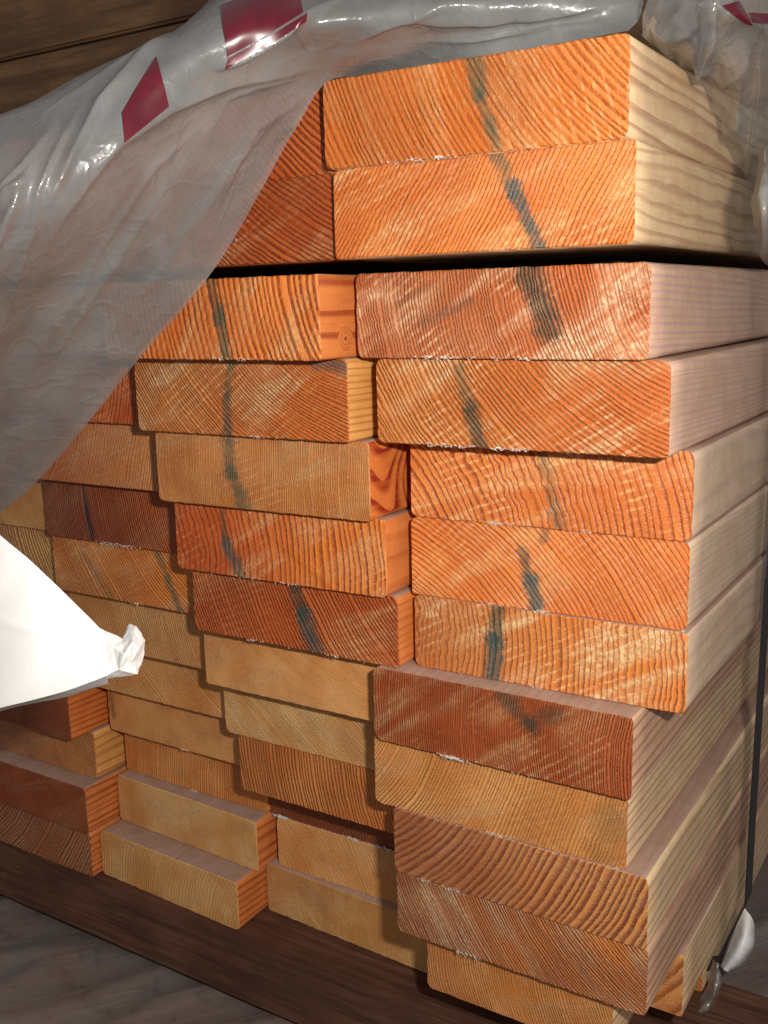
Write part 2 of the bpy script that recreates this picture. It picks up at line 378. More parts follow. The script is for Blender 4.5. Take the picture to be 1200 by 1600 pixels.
B(1, 9, -145.2, -9.5, -15.9, -15.1, 'tan board with leaning rings and speckled yellow right end', 'ochre', 56, 80, 0.0021, side=PALE_SIDE, ssp=0.0050, sside=dict(warp=0.004, contrast=0.95), stains=[(950, 1270, 940, 1340, 45, .35, (0.14, 0.10, 0.03))], saw=0.4, fringe=[(0.0, 1.0, 60, .0022)])
B(1, 10, -134.3, 1.3, -15.9, -16.0, 'pinkish brown board with widely spaced dark rings near the bottom', 'brown', 42, 74, 0.0043, side=PALE_SIDE, ssp=0.0056, sside=dict(warp=0.004, contrast=0.9), second='tan', saw=0.3, contrast=1.15, fringe=[(0.0, 0.5, 45, .0022)])
B(1, 11, -134.1, 1.5, -14.7, -14.0, 'brown and orange streaked board, lowest that overhangs at the right', 'brown', 112, 138, 0.0020, side=BROWN_SIDE, ssp=0.0054, sside=dict(warp=0.004, contrast=0.9), second='orange', saw=1.2, sawang=120, fringe=[(0.2, 0.4, 30, .0024)])
B(1, 12, -121.8, -17.5, -5.1, -5.1, 'tan orange board tucked under the lowest overhanging board', 'ochre', 100, 108, 0.0019, side=PALE_SIDE, ssp=0.005, saw=0.3, contrast=0.8)
B(0, 12, -16.5, 3.6, 40, 40, 'narrow pale batten end with bold curved rings at bottom right corner', 'ochre', 38, 62, 0.0085, side=PALE_SIDE, ssp=0.0050, sside=dict(contrast=0.9), contrast=1.5, warp=0.0005, saw=0.2, name='narrow_batten', rad=0.0015)
B(1, 13, -136, -4, 112, 112, 'bottom board set far back beneath the right hand column', 'tan', 95, 110, 0.0024, side=PALE_SIDE)
# ---- the second column
B(2, 1, -277.5, -142.2, -38, -38, 'dark orange board beside the topmost right board, half under plastic', 'red', 124, 134, 0.0036, contrast=1.15, warp=0.002, saw=0.3)
B(2, 2, -275, -139.3, -40, -40, 'orange board with a small staple, half hidden by the plastic', 'red', 132, 150, 0.0031, contrast=1.1, saw=0.5, sawang=30)
B(2, 3, -275.2, -139.6, -58.1, -58.1, 'orange board with knotted inner side, first below gap on the left', 'orange', 97, 104, 0.0042, side=IN_SIDE, ssp=0.013, sside=dict(warp=0.004, knot=(0.020, 0.009, 0.0026), contrast=0.95, bold=0.6), stains=[(330, 440, 342, 500, 20, .8, DARKST), (342, 490, 352, 558, 20, .9, GREENST)], wave=0.0008, saw=0.9, contrast=1.15, sawang=60, fringe=[(0.2, 0.8, 30, .0018)])
B(2, 4, -274.3, -138.7, -40.1, -39.4, 'tan board with crossing saw marks and grey waney top corner', 'tan', 128, 152, 0.0021, side=INPALE_SIDE, ssp=0.0032, sside=dict(warp=0.002, contrast=0.8), second='red', stains=[(360, 568, 355, 620, 18, .7, GREENST), (355, 620, 356, 680, 15, .8, BLUEST), (495, 566, 545, 575, 20, .9, GREYST)], saw=1.0, sawang=35, fringe=[(0.5, 0.7, 25, .002)])
B(2, 5, -269.1, -133.5, -33.6, -30.8, 'light tan fine grained board with green stain and bold red side', 'tan', 97, 80, 0.0014, side=INRED_SIDE, ssp=0.0125, sside=dict(warp=0.012, contrast=1.0, bold=0.42, slope=0.55, knot=(0.052, 0.016, 0.020)), contrast=0.5, stains=[(358, 690, 362, 740, 24, .8, BLUEST), (362, 740, 382, 793, 26, .9, GREENST)], saw=0.5, sawang=20)
B(2, 6, -266.3, -130.6, -25.6, -22.5, 'orange brown board with coarse rings widening to the right', 'red', 106, 84, 0.0046, side=IN_SIDE, ssp=0.012, sside=dict(warp=0.008, contrast=0.35), second='orange', stains=[(348, 800, 355, 850, 14, .7, DARKST), (355, 850, 378, 898, 22, .9, BLUEST)], warp=0.0022, wave=0.0006, saw=0.8, contrast=0.9, sawang=30, fringe=[(0.1, 0.6, 30, .0016)])
B(2, 7, -263.3, -127.7, -18.2, -17.5, 'deep orange board with wide dark stain across slanting rings', 'red', 112, 126, 0.0027, side=IN_SIDE, ssp=0.0042, sside=dict(warp=0.003, contrast=0.4), stains=[(462, 920, 475, 965, 26, .95, DARKST), (475, 965, 492, 1018, 30, 1.0, BLUEST)], saw=0.8, sawang=22, contrast=1.1, fringe=[(0.2, 0.95, 40, .0017)])
B(2, 8, -271.9, -142.4, -2.9, -2.9, 'plain light brown board with hardly any visible rings', 'ochre', 150, 165, 0.0015, contrast=0.22, saw=0.3)
B(2, 9, -274.7, -146.0, 14.7, 14.7, 'pale yellow board with fine diagonal grain between darker boards', 'pale', 132, 146, 0.0019, contrast=0.6, saw=0.5, sawang=140)
B(2, 10, -266.1, -135.0, 16.2, 16.2, 'red orange board with crisp evenly spaced dark upright rings', 'tan', 96, 104, 0.0029, contrast=1.3, saw=0.05, warp=0.0006)
B(2, 11, -274.3, -135.0, 53.1, 53.1, 'shadowed dark red strip of a recessed board above white splinters', 'dark', 92, 96, 0.0019, contrast=0.9, saw=0.2, fringe=[(0.0, 0.10, 60, .0045), (0.40, 0.70, 90, .0038), (0, 1, 20, .002)])  # dark palette holds the shade under the overhang in its colour
B(2, 12, -269.3, -123.0, 52.7, 52.7, 'tan board with curved rings below the white splinters', 'ochre', 128, 100, 0.0026, contrast=0.75, saw=0.3, side=INPALE_SIDE)
B(2, 13, -278.5, -138, 50.5, 45.5, 'plain pale tan bottom board between the two protruding ends', 'pale', 92, 96, 0.0017, contrast=0.4, saw=0.2, side=INPALE_SIDE, ssp=0.003)
# ---- the third column
B(3, 1, -413, -279, -30, -30, 'upper board at the left seen only through the plastic', 'orange', 120, 130, 0.003)
B(3, 2, -411, -277, -28, -28, 'second board at the left seen only through the plastic', 'red', 110, 120, 0.003)
B(3, 3, -411, -277, -34, -34, 'board under the gap seen only through the plastic', 'tan', 95, 105, 0.003)
B(3, 4, -411, -275.8, -22, -22, 'dark red board showing a small corner below the plastic edge', 'red', 70, 78, 0.0031, contrast=1.1, saw=0.6, sawang=20)
B(3, 5, -406, -271.0, -14, -14, 'pinkish tan board just below the plastic edge at the left', 'brown', 60, 76, 0.0026, second='tan', contrast=0.8, saw=0.6, sawang=20)
B(3, 6, -404.0, -268.4, -1.1, -1.1, 'dark red brown board with one black streak at the left', 'dark', 98, 108, 0.0021, second='red', stains=[(130, 765, 137, 800, 12, .9, DARKST), (136, 800, 144, 840, 13, 1.0, (0.012, 0.018, 0.02))], contrast=1.1, saw=0.5, sawang=40, fringe=[(0.33, 0.62, 60, .003)])
B(3, 7, -405.5, -269.9, 2.9, 2.9, 'orange tan board with olive stain beside the white paper', 'tan', 122, 138, 0.0026, second='orange', stains=[(245, 858, 262, 905, 16, .7, GREENST), (262, 905, 282, 955, 17, .8, GREENST), (130, 865, 175, 935, 16, .45, GREENST)], contrast=0.95, saw=0.6, fringe=[(0.3, 0.9, 25, .0018)])
B(3, 8, -407, -272.8, 14, 14, 'tan board partly behind the tip of the white paper', 'ochre', 100, 112, 0.0021, contrast=0.7, saw=0.3)
B(3, 9, -408, -275.5, 29, 29, 'tan board just under the crumpled paper tip, slanted rings', 'ochre', 122, 142, 0.0022, contrast=0.75, saw=0.3)
B(3, 10, -408.2, -274.0, 41.0, 41.0, 'plain tan board with faint upright rings below paper tip', 'ochre', 88, 92, 0.0019, contrast=0.35, saw=0.2, stains=[(172, 1085, 178, 1120, 12, .6, DARKST)], fringe=[(0.3, 0.7, 20, .0016)])
B(3, 11, -407.2, -275.2, 52.3, 52.3, 'light tan board with fine upright rings above two steps', 'ochre', 86, 82, 0.0021, contrast=0.75, saw=0.3, side=IN_SIDE, ssp=0.006, fringe=[(0.2, 0.5, 20, .002)])
B(3, 12, -409.0, -275.2, 44.0, 38.9, 'pale plain board on the bottom board, orange side showing', 'pale', 90, 94, 0.0014, contrast=0.3, saw=0.2, side=IN_SIDE, ssp=0.0085, sside=dict(warp=0.006, contrast=0.8))
B(3, 13, -411.5, -279.4, 25.9, 21.5, 'pale board sticking out furthest along the bottom', 'pale', 98, 48, 0.0029, contrast=0.55, saw=0.2, side=IN_SIDE, ssp=0.0050, sside=dict(contrast=0.8))
# ---- the fourth column, running out of the picture
for r, yy, lab, pal in ((1, -24, 'hidden upper board at far left deep behind plastic', 'orange'), (2, -20, 'hidden second board at far left deep behind plastic', 'orange'),
                        (3, -20, 'far left board below the gap, deep behind plastic', 'tan'), (4, -10, 'far left fourth board, deep behind the plastic', 'tan'),
                        (5, -2, 'far left fifth board, behind the lower plastic edge', 'tan')):
    B(4, r, -546, -414.5, yy, yy, lab, pal, 100, 115, 0.003)
B(4, 6, -541, -405.4, 8, 8, 'pale board corner between plastic edge and white paper', 'pale', 128, 132, 0.002, contrast=0.5, saw=0.2)
B(4, 7, -543, -407.0, 12, 12, 'pinkish tan board beside the white paper, widely spaced rings', 'brown', 102, 112, 0.0034, second='pale', contrast=0.8, saw=0.2)
B(4, 8, -545, -410, 18, 18, 'board mostly hidden behind the white paper', 'tan', 105, 115, 0.003)
B(4, 9, -546, -412, 22, 22, 'board wholly behind the lower part of white paper', 'tan', 105, 115, 0.003)
B(4, 10, -552.0, -417.0, 13.1, 13.1, 'dark board in the shadow of the white paper, red side', 'dark', 128, 142, 0.0026, contrast=1.0, side=INRED_SIDE, ssp=0.0042, sside=dict(warp=0.003, contrast=0.7))  # the paper's shadow is painted in through the dark palette
B(4, 11, -550.0, -414.4, 30.8, 30.8, 'tan brown board with yellow side below the shadowed board', 'brown', 108, 114, 0.0018, contrast=0.6, side=INPALE_SIDE, ssp=0.0075, second='tan', sside=dict(contrast=0.9))
B(4, 12, -546.3, -411.2, 15.9, 15.9, 'plain dark red brown board with a grey top at bottom left', 'dark', 100, 100, 0.0014, contrast=0.3, saw=0.3, side=IN_SIDE, ssp=0.0044, sside=dict(contrast=0.9, warp=0.003))
B(4, 13, -549.0, -413.4, 18.2, 18.2, 'dark brown bottom board with leaning dark rings at left edge', 'brown', 40, 58, 0.0032, contrast=1.5, saw=0.3, side=IN_SIDE, ssp=0.0046, sside=dict(contrast=0.9, warp=0.003))

# thin battens that hold the upper bundle off the lower one
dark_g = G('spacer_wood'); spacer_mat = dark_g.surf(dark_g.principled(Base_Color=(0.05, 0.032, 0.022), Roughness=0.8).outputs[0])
def simple_box(name, x0, x1, y0, y1, z0, z1, mat, bev=0.001, parent=None):
    bm = bmesh.new(); bmesh.ops.create_cube(bm, size=1.0)
    for v in bm.verts: v.co = ((v.co.x) * (x1 - x0), (v.co.y) * (y1 - y0), (v.co.z + .5) * (z1 - z0))
    bmesh.ops.bevel(bm, geom=bm.edges[:], offset=bev, segments=2, affect='EDGES')
    me = bpy.data.meshes.new(name); bm.to_mesh(me); bm.free(); me.materials.append(mat)
    o = bpy.data.objects.new(name, me); COL.objects.link(o); o.location = ((x0 + x1) / 2, (y0 + y1) / 2, z0)
    return o
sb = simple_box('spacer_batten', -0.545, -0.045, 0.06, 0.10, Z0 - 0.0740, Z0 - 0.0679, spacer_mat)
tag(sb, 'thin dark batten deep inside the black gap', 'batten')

# ------------------------------------------------------------------ bearer beam, ground, background boards
def rough_brown(name, base, dark, scale=1.0, rough=0.7):
    g = G(name); v0, x, y, z = g.xyz()
    gv = g.vec(g.ma('MULTIPLY', x, 0.06), y, z)
    a = g.noise(gv, 210.0 * scale, 4.0, 0.65); b = g.noise(gv, 900.0 * scale, 2.0, 0.6); c = g.noise(v0, 14.0, 3.0, 0.6)
    col = g.mix(g.mr(a, 0.35, 0.68), base, dark)
    col = g.mix(g.mr(c, 0.4, 0.7, 0.0, 0.6), col, dark)
    col = g.mix(g.mr(b, 0.62, 0.78, 0.0, 0.35), col, tuple(min(1, k * 2.0) for k in base))
    h = g.ma('ADD', a, g.ma('MULTIPLY', b, 0.5))
    return g.surf(g.principled(Base_Color=col, Roughness=rough, Specular_IOR_Level=0.25, Normal=g.bump(h, 0.6, 0.001)).outputs[0])
bearer = simple_box('bearer_beam', -0.90, 0.26, 0.017, 0.130, 0.001, Z0 - 0.4890, rough_brown('bearer_wood', (0.15, 0.064, 0.040), (0.062, 0.027, 0.017)), 0.002)
tag(bearer, 'dark brown rough beam lying under the whole stack', 'beam', kind='thing')

# ground: dusty plastic covered floor with soft folds
g = G('dusty_floor'); v0, x, y, z = g.xyz()
n1 = g.noise(v0, 9.0, 3.0, 0.6, 0.6); n2 = g.noise(v0, 60.0, 4.0, 0.6); n3 = g.noise(v0, 700.0, 2.0, 0.6)
col = g.mix(g.mr(n1, 0.4, 0.65), (0.20, 0.175, 0.155), (0.225, 0.165, 0.145))
col = g.mix(g.mr(n2, 0.5, 0.75, 0.0, 0.5), col, (0.075, 0.064, 0.056))
col = g.mix(g.mr(n3, 0.6, 0.75, 0.0, 0.3), col, (0.24, 0.20, 0.17))
ga = g.ma('ADD', g.ma('MULTIPLY', x, 0.55), g.ma('MULTIPLY', y, 0.83)); gb = g.ma('ADD', g.ma('MULTIPLY', x, 0.83), g.ma('MULTIPLY', y, -0.55))
st = g.noise(g.vec(g.ma('MULTIPLY', ga, 0.16), gb, 0.0), 30.0, 3.0, 0.55, 0.5)
st2 = g.noise(g.vec(g.ma('MULTIPLY', ga, 0.10), gb, 4.0), 48.0, 2.0, 0.5, 0.5)
l1 = g.mr(g.ma('ABSOLUTE', g.ma('SUBTRACT', st, 0.5)), 0.0, 0.055, 1.0, 0.0)
l2 = g.mr(g.ma('ABSOLUTE', g.ma('SUBTRACT', st2, 0.52)), 0.0, 0.060, 1.0, 0.0)
col = g.mix(g.ma('MULTIPLY', l1, 0.10), col, (0.065, 0.060, 0.056))  # shading of the folds painted as dark streaks
col = g.mix(g.ma('MULTIPLY', l2, 0.12), col, (0.30, 0.13, 0.105))
n2 = g.ma('ADD', n2, g.ma('MULTIPLY', g.ma('ADD', l1, l2), 0.25))
ground_mat = g.surf(g.principled(Base_Color=col, Roughness=0.30, Specular_IOR_Level=0.6, Normal=g.bump(n2, 0.25, 0.002)).outputs[0])
V = []; F = []; NX = 210; NY = 190
def gridc(i, n, a, b, c, d):
    t = i / n                                   # dense inside [b,c], coarse outside
    if t < .1: return a + (b - a) * t / .1
    if t > .9: return c + (d - c) * (t - .9) / .1
    return b + (c - b) * (t - .1) / .8
for j in range(NY + 1):
    for i in range(NX + 1):
        X = gridc(i, NX, -8, -0.80, 0.30, 8); Y = gridc(j, NY, -6, -0.30, 0.30, 8)
        a_, b_ = X * 0.55 + Y * 0.83, X * 0.83 - Y * 0.55
        b_ += 0.03 * noise.noise(Vector((X * 8, Y * 8, 7.0)))
        k = noise.noise(Vector((a_ * 3.2, b_ * 15, 1.2))); k2 = noise.noise(Vector((a_ * 7, b_ * 34, 5.2)))
        rd = max(0.0, 1 - abs(k) * 4) ** 2; rd2 = max(0.0, 1 - abs(k2) * 4) ** 2
        V.append((X, Y, -0.010 + 0.0045 * rd + 0.0008 * rd2 + 0.0015 * noise.noise(Vector((X * 6, Y * 6, 4)))))
for j in range(NY):
    for i in range(NX):
        a = j * (NX + 1) + i; F.append((a, a + 1, a + NX + 2, a + NX + 1))
ground = mesh_obj('ground', V, F, ground_mat, smooth=True); tag(ground, kind='structure')

# old brown planks standing behind the stack, seen at the upper left
back_mat = rough_brown('old_plank', (0.34, 0.19, 0.095), (0.17, 0.093, 0.05), 0.35, 0.75)
labels = ['old brown plank behind the plastic, seen top left', 'upper old brown plank behind the stack']
for k, (z0, z1) in enumerate(((Z0 + 0.02, Z0 + 0.235), (Z0 + 0.238, Z0 + 0.45))):
    o = simple_box('background_plank', -1.6, 0.10, 0.52, 0.56, z0, z1, back_mat, 0.003)
    tag(o, labels[k], 'plank', 'old planks behind the stack', kind='thing')

# ------------------------------------------------------------------ plastic wrap
def film(name, tint, clear, milky=0.55, rough=0.16, fine=0.4):
    g = G(name); v0, x, y, z = g.xyz()
    n1 = g.noise(v0, 28.0, 3.0, 0.6, 0.4); n2 = g.noise(v0, 160.0, 3.0, 0.6); n3 = g.noise(v0, 900.0, 2.0, 0.6)
    cr = g.ma('ABSOLUTE', g.ma('SUBTRACT', g.noise(v0, 34.0, 2.0, 0.5, 0.3), 0.5))
    cr2 = g.ma('ABSOLUTE', g.ma('SUBTRACT', g.noise(v0, 95.0, 2.0, 0.5, 0.3), 0.5))
    ridge = g.ma('ADD', g.mr(cr, 0.0, 0.05, 1.0, 0.0), g.ma('MULTIPLY', g.mr(cr2, 0.0, 0.06, 1.0, 0.0), 0.45))
    hgt = g.ma('ADD', g.ma('ADD', g.ma('MULTIPLY', n2, 0.45), g.ma('MULTIPLY', n3, 0.12)), g.ma('MULTIPLY', ridge, 0.5))
    nrm = g.bump(hgt, fine, 0.0009)
    col = g.mix(g.mr(n1, 0.35, 0.65), tint, tuple(c * 0.86 for c in tint))
    col = g.mix(g.mr(n3, 0.70, 0.80, 0.0, 0.5), col, (0.85, 0.83, 0.80))
    dif = g.n('ShaderNodeBsdfDiffuse', {'Color': col, 'Normal': nrm}).outputs[0]
    tra = g.n('ShaderNodeBsdfTranslucent', {'Color': col, 'Normal': nrm}).outputs[0]
    body = g.n('ShaderNodeMixShader', {0: 0.28, 1: dif, 2: tra}).outputs[0]
    clr = g.n('ShaderNodeBsdfTransparent', {'Color': (0.86, 0.90, 0.92, 1)}).outputs[0]
    f = g.mr(n1, 0.3, 0.7, clear * 0.85, clear * 1.15)
    body = g.n('ShaderNodeMixShader', {0: f, 1: body, 2: clr}).outputs[0]
    gl = g.n('ShaderNodeBsdfGlossy', {'Color': (1, 1, 1, 1), 'Roughness': rough, 'Normal': nrm}).outputs[0]
    fr = g.n('ShaderNodeFresnel', {'IOR': 1.75, 'Normal': nrm}).outputs[0]
    fr = g.ma('MINIMUM', fr, 0.22)
    sheen = g.n('ShaderNodeBsdfGlossy', {'Color': (1, 1, 1, 1), 'Roughness': 0.36, 'Normal': nrm}).outputs[0]
    gl = g.n('ShaderNodeMixShader', {0: 0.35, 1: gl, 2: sheen}).outputs[0]
    return g.surf(g.n('ShaderNodeMixShader', {0: fr, 1: body, 2: gl}).outputs[0])

def catmull(P, t):
    n = len(P) - 1; t = min(max(t, 0.0), 1.0) * n; i = min(int(t), n - 1); f = t - i
    p1, p2 = P[i], P[i + 1]
    p0 = P[i - 1] if i > 0 else p1 * 2 - p2
    p3 = P[i + 2] if i + 2 <= n else p2 * 2 - p1
    return 0.5 * ((2 * p1) + (p2 - p0) * f + (2 * p0 - 5 * p1 + 4 * p2 - p3) * f * f + (3 * p1 - p0 - 3 * p2 + p3) * f ** 3)
def seg_dist(p, pl):
    best = 1e9; along = 0.0; k = 0; n = len(pl) - 1
    for a, b in zip(pl[:-1], pl[1:]):
        ax, ay = a; bx, by = b; dx, dy = bx - ax, by - ay
        t = max(0, min(1, ((p[0] - ax) * dx + (p[1] - ay) * dy) / (dx * dx + dy * dy)))
        ex, ey = p[0] - ax - t * dx, p[1] - ay - t * dy
        d = math.hypot(ex, ey)
        if d < abs(best): best = d if dx * ey - dy * ex >= 0 else -d; along = (k + t) / n
        k += 1
    return best, max(0.0, math.sin(math.pi * along)) ** 1.25
class Sheet:
    def __init__(self, ctrl, creases=(), wob=0.002, dirn=(0.55, -0.83), seed=0.0, fade=False, freq=1.0, crum=None):
        # ctrl[s][t] world points; creases are polylines over the sheet's own (s,t) measured in control-net pixels
        self.c = ctrl
        self.cr = []
        for (pl, amp, wid, asym) in creases:
            mg = wid * 9; xs = [p[0] for p in pl]; ys = [p[1] for p in pl]
            self.cr.append((pl, amp, wid, asym, (min(xs) - mg, min(ys) - mg, max(xs) + mg, max(ys) + mg)))
        self.w = wob; self.d = dirn; self.seed = seed; self.fade = fade; self.fq = freq; self.crum = crum; self.cache = {}
    def base(self, s, t):
        return catmull([catmull(row, t) for row in self.c], s)
    def normal(self, s, t):
        e = 0.004
        n = (self.base(s + e, t) - self.base(s - e, t)).cross(self.base(s, t + e) - self.base(s, t - e))
        if n.length < 1e-12: return Vector((0, -1, 0))
        n.normalize()
        return n if n.dot(CAM - self.base(s, t)) > 0 else -n
    def uv(self, P):
        d = P - CAM; z = d.dot(FWD)
        return 600 + FPX * d.dot(RIGHT) / z, 800 + FPX * d.dot(DOWN) / z
    def height(self, P, t):
        u, v = self.uv(P); h = 0.0
        for (pl, amp, wid, asym, box) in self.cr:
            if not (box[0] < u < box[2] and box[1] < v < box[3]): continue
            d, tap = seg_dist((u, v), pl); ww = wid if d > 0 else wid * asym
            x = abs(d) / ww
            if x < 9: h += tap * amp * math.exp(0.3 - math.sqrt(x * x + 0.09))
        fu, fv = u * self.fq, v * self.fq
        a = fu * self.d[0] + fv * self.d[1]; b = -fu * self.d[1] + fv * self.d[0]
        k = noise.noise(Vector((a * 0.004, b * 0.016, self.seed)))
        h += self.w * (1 - 2.2 * abs(k)) + self.w * 0.7 * noise.noise(Vector((a * 0.012, b * 0.030, self.seed + 5)))
        h += self.w * 0.30 * (1 - 2 * abs(noise.noise(Vector((fu * 0.011, fv * 0.011, self.seed + 9)))))
        if self.crum:
            amp, cell, u0, u1 = self.crum
            k = min(1.0, max(0.0, (u - u0) / (u1 - u0)))
            if k > 0:
                d, _p = noise.voronoi(Vector((u / cell, v / cell, self.seed)))
                d2, _p = noise.voronoi(Vector((u / cell * 2.3, v / cell * 2.3, self.seed + 3)))
                h += amp * k * (0.5 - d[0]) + amp * 0.4 * k * (0.5 - d2[0])
        if self.fade and t > 0.62: h *= max(0.0, 1 - (t - 0.62) / 0.3)
        return h
    def point(self, s, t, lift=0.0):
        P = self.base(s, t)
        return P + self.normal(s, t) * (self.height(P, t) + lift)
    def mesh(self, name, mat, ns, nt, parent=None, thick=0.0, jag=0.0):
        grid = []
        for j in range(nt + 1):
            t = j / nt; rows = [catmull(row, t) for row in self.c]
            line = []
            for i in range(ns + 1):
                s_ = i / ns
                if jag and i == 0: s_ += jag * abs(noise.noise(Vector((t * 60, 3.3, 1)))) + jag * 0.5 * random.random()
                line.append(catmull(rows, s_))
            grid.append(line)
        V = []; F = []
        for i in range(ns + 1):
            for j in range(nt + 1):
                P = grid[j][i]
                a = grid[j][min(i + 1, ns)] - grid[j][max(i - 1, 0)]; b = grid[min(j + 1, nt)][i] - grid[max(j - 1, 0)][i]
                n = a.cross(b)
                if n.length > 1e-14: n.normalize()
                if n.dot(CAM - P) < 0: n = -n
                V.append(P + n * self.height(P, j / nt))
        for i in range(ns):
            for j in range(nt):
                a = i * (nt + 1) + j; F.append((a, a + 1, a + nt + 2, a + nt + 1))
        o = mesh_obj(name, V, F, mat, parent, smooth=True)
        if thick:
            md = o.modifiers.new('thickness', 'SOLIDIFY'); md.thickness = thick; md.offset = 0
        return o
    def invert(self, u, v, guess=None, its=30):
        best = (0, *guess) if guess else None
        for i in range(0, 0 if guess else 41):
            for j in range(0, 21):
                uu, vv = self.uv(self.base(i / 40, j / 20)); d = (uu - u) ** 2 + (vv - v) ** 2
                if best is None or d < best[0]: best = (d, i / 40, j / 20)
        _, s, t = best
        for _ in range(its):
            e = 1.5e-3
            u0, v0 = self.uv(self.point(s, t)); u1, v1 = self.uv(self.point(s + e, t)); u2, v2 = self.uv(self.point(s, t + e))
            a, b, c, d = (u1 - u0) / e, (u2 - u0) / e, (v1 - v0) / e, (v2 - v0) / e
            det = a * d - b * c
            if abs(det) < 1e-6: break
            ru, rv = u - u0, v - v0
            s += max(-.02, min(.02, 0.6 * (d * ru - b * rv) / det)); t += max(-.03, min(.03, 0.6 * (a * rv - c * ru) / det))
        return s, t
def patch(sheet, name, quad, mat, parent, n=48, lift=0.0013):
    V = []; F = []; n = min(n, 22); prev = None; first = None
    for i in range(n + 1):
        prev = first
        for j in range(n + 1):
            a, b = i / n, j / n
            u, v = [(1 - a) * ((1 - b) * quad[0][k] + b * quad[3][k]) + a * ((1 - b) * quad[1][k] + b * quad[2][k]) for k in (0, 1)]
            prev = sheet.invert(u, v, prev, 7 if prev else 30)
            if j == 0: first = prev
            V.append(sheet.point(prev[0], prev[1], lift))
    for i in range(n):
        for j in range(n):
            k = i * (n + 1) + j; F.append((k, k + 1, k + n + 2, k + n + 1))
    return mesh_obj(name, V, F, mat, parent, smooth=True)

g = G('red_print'); v0, x, y, z = g.xyz()
c = g.mix(g.mr(g.noise(v0, 70.0, 3.0, 0.6), 0.35, 0.7), (0.125, 0.010, 0.022), (0.09, 0.008, 0.017))
red_print = g.surf(g.principled(Base_Color=c, Roughness=0.28, Specular_IOR_Level=0.5).outputs[0])

Y = lambda u, v, y: aty(u, v, y * 0.001)
X_ = lambda u, v, x: atx(u, v, x * 0.001)
TOP = Z0 + 0.0066
def rest(x, y, dz=1.5): return Vector((x * .001, y * .001, TOP + dz * .001))
ctrl = [
 [rest(-8, -38), Y(1003, 30, -30), Y(1012, -20, -20), Y(1016, -70, 0), Y(1018, -110, 40)],
 [rest(-45, -38), Y(850, 38, -38), Y(840, -5, -45), Y(835, -60, -20), Y(835, -110, 30)],
 [rest(-90, -39), Y(690, 55, -50), Y(675, 5, -62), Y(660, -55, -30), Y(660, -110, 30)],
 [rest(-125, -41), Y(560, 75, -62), Y(530, 20, -78), Y(510, -40, -45), Y(505, -110, 30)],
 [Y(508, 128, -54), Y(455, 85, -80), Y(410, 30, -98), Y(385, -25, -70), Y(380, -60, 30)],
 [Y(462, 196, -55), Y(375, 140, -92), Y(300, 80, -118), Y(262, 58, -88), Y(275, 60, 0)],
 [Y(412, 285, -64), Y(300, 230, -106), Y(195, 160, -140), Y(130, 118, -110), Y(150, 135, -20)],
 [Y(338, 415, -74), Y(220, 335, -118), Y(110, 250, -160), Y(40, 165, -135), Y(60, 190, -40)],
 [Y(212, 565, -78), Y(110, 450, -126), Y(20, 340, -175), Y(-50, 200, -155), Y(-20, 240, -60)],
 [Y(58, 750, -74), Y(-30, 620, -130), Y(-100, 470, -180), Y(-170, 250, -165), Y(-140, 290, -60)],
 [Y(-70, 850, -76), Y(-150, 740, -135), Y(-220, 590, -185), Y(-280, 330, -165), Y(-250, 370, -60)],
]
creases = [
 ([(285, 20), (262, 55), (243, 80), (205, 125), (162, 172), (120, 235), (82, 303), (70, 325)], 0.0048, 12, 0.35),
 ([(60, 235), (28, 322), (0, 375), (-30, 430)], 0.0050, 10, 0.4),
 ([(580, -20), (475, 32), (410, 62), (352, 96), (330, 110)], 0.0055, 9, 0.35),
 ([(520, 100), (430, 118), (352, 130), (262, 168), (180, 225), (100, 330), (30, 440)], 0.0034, 14, 0.5),
 ([(500, 135), (400, 200), (330, 310), (250, 420)], 0.0015, 10, 0.6),
 ([(1000, 5), (850, 22), (700, 30), (600, 28)], 0.003, 11, 0.4),
 ([(50, 285), (20, 300), (-10, 330)], 0.004, 7, 0.5),
 ([(300, 230), (200, 380), (110, 520), (20, 640)], 0.0012, 7, 0.6),
 ([(140, 150), (95, 230), (60, 300), (45, 380)], 0.0020, 5, 0.6), ([(95, 190), (40, 260), (0, 300), (-30, 315)], 0.0026, 5, 0.5),
 ([(250, 60), (200, 100), (120, 150), (50, 190)], 0.0018, 6, 0.6), ([(330, 180), (240, 260), (150, 400), (90, 560)], 0.0010, 5, 0.7),
 ([(440, 170), (370, 250), (330, 340)], 0.0009, 4, 0.7), ([(60, 330), (30, 420), (0, 520)], 0.0016, 5, 0.6), ([(470, 120), (400, 135), (340, 160)], 0.0012, 5, 0.6),
 ([(960, 40), (860, 45), (740, 62), (640, 60)], 0.0014, 6, 0.6), ([(780, 5), (690, 12), (600, 40), (540, 70)], 0.0020, 7, 0.5),
]
left_film = Sheet(ctrl, creases, wob=0.0008, seed=2.0, fade=True)
wrap = left_film.mesh('plastic_wrap', film('milky_film', (0.395, 0.42, 0.425), 0.40, rough=0.07), 480, 190, jag=0.006)
tag(wrap, 'milky translucent plastic wrap pulled aside over the upper left boards', 'plastic wrap')
patch(left_film, 'red_print_block', [(347, 12), (466, -30), (473, 22), (353, 86)], red_print, wrap)
patch(left_film, 'red_print_block', [(349, 106), (354, 88), (480, 22), (478, 34)], red_print, wrap, 40)
patch(left_film, 'red_print_block', [(192, 222), (261, 165), (247, 92), (190, 178)], red_print, wrap)

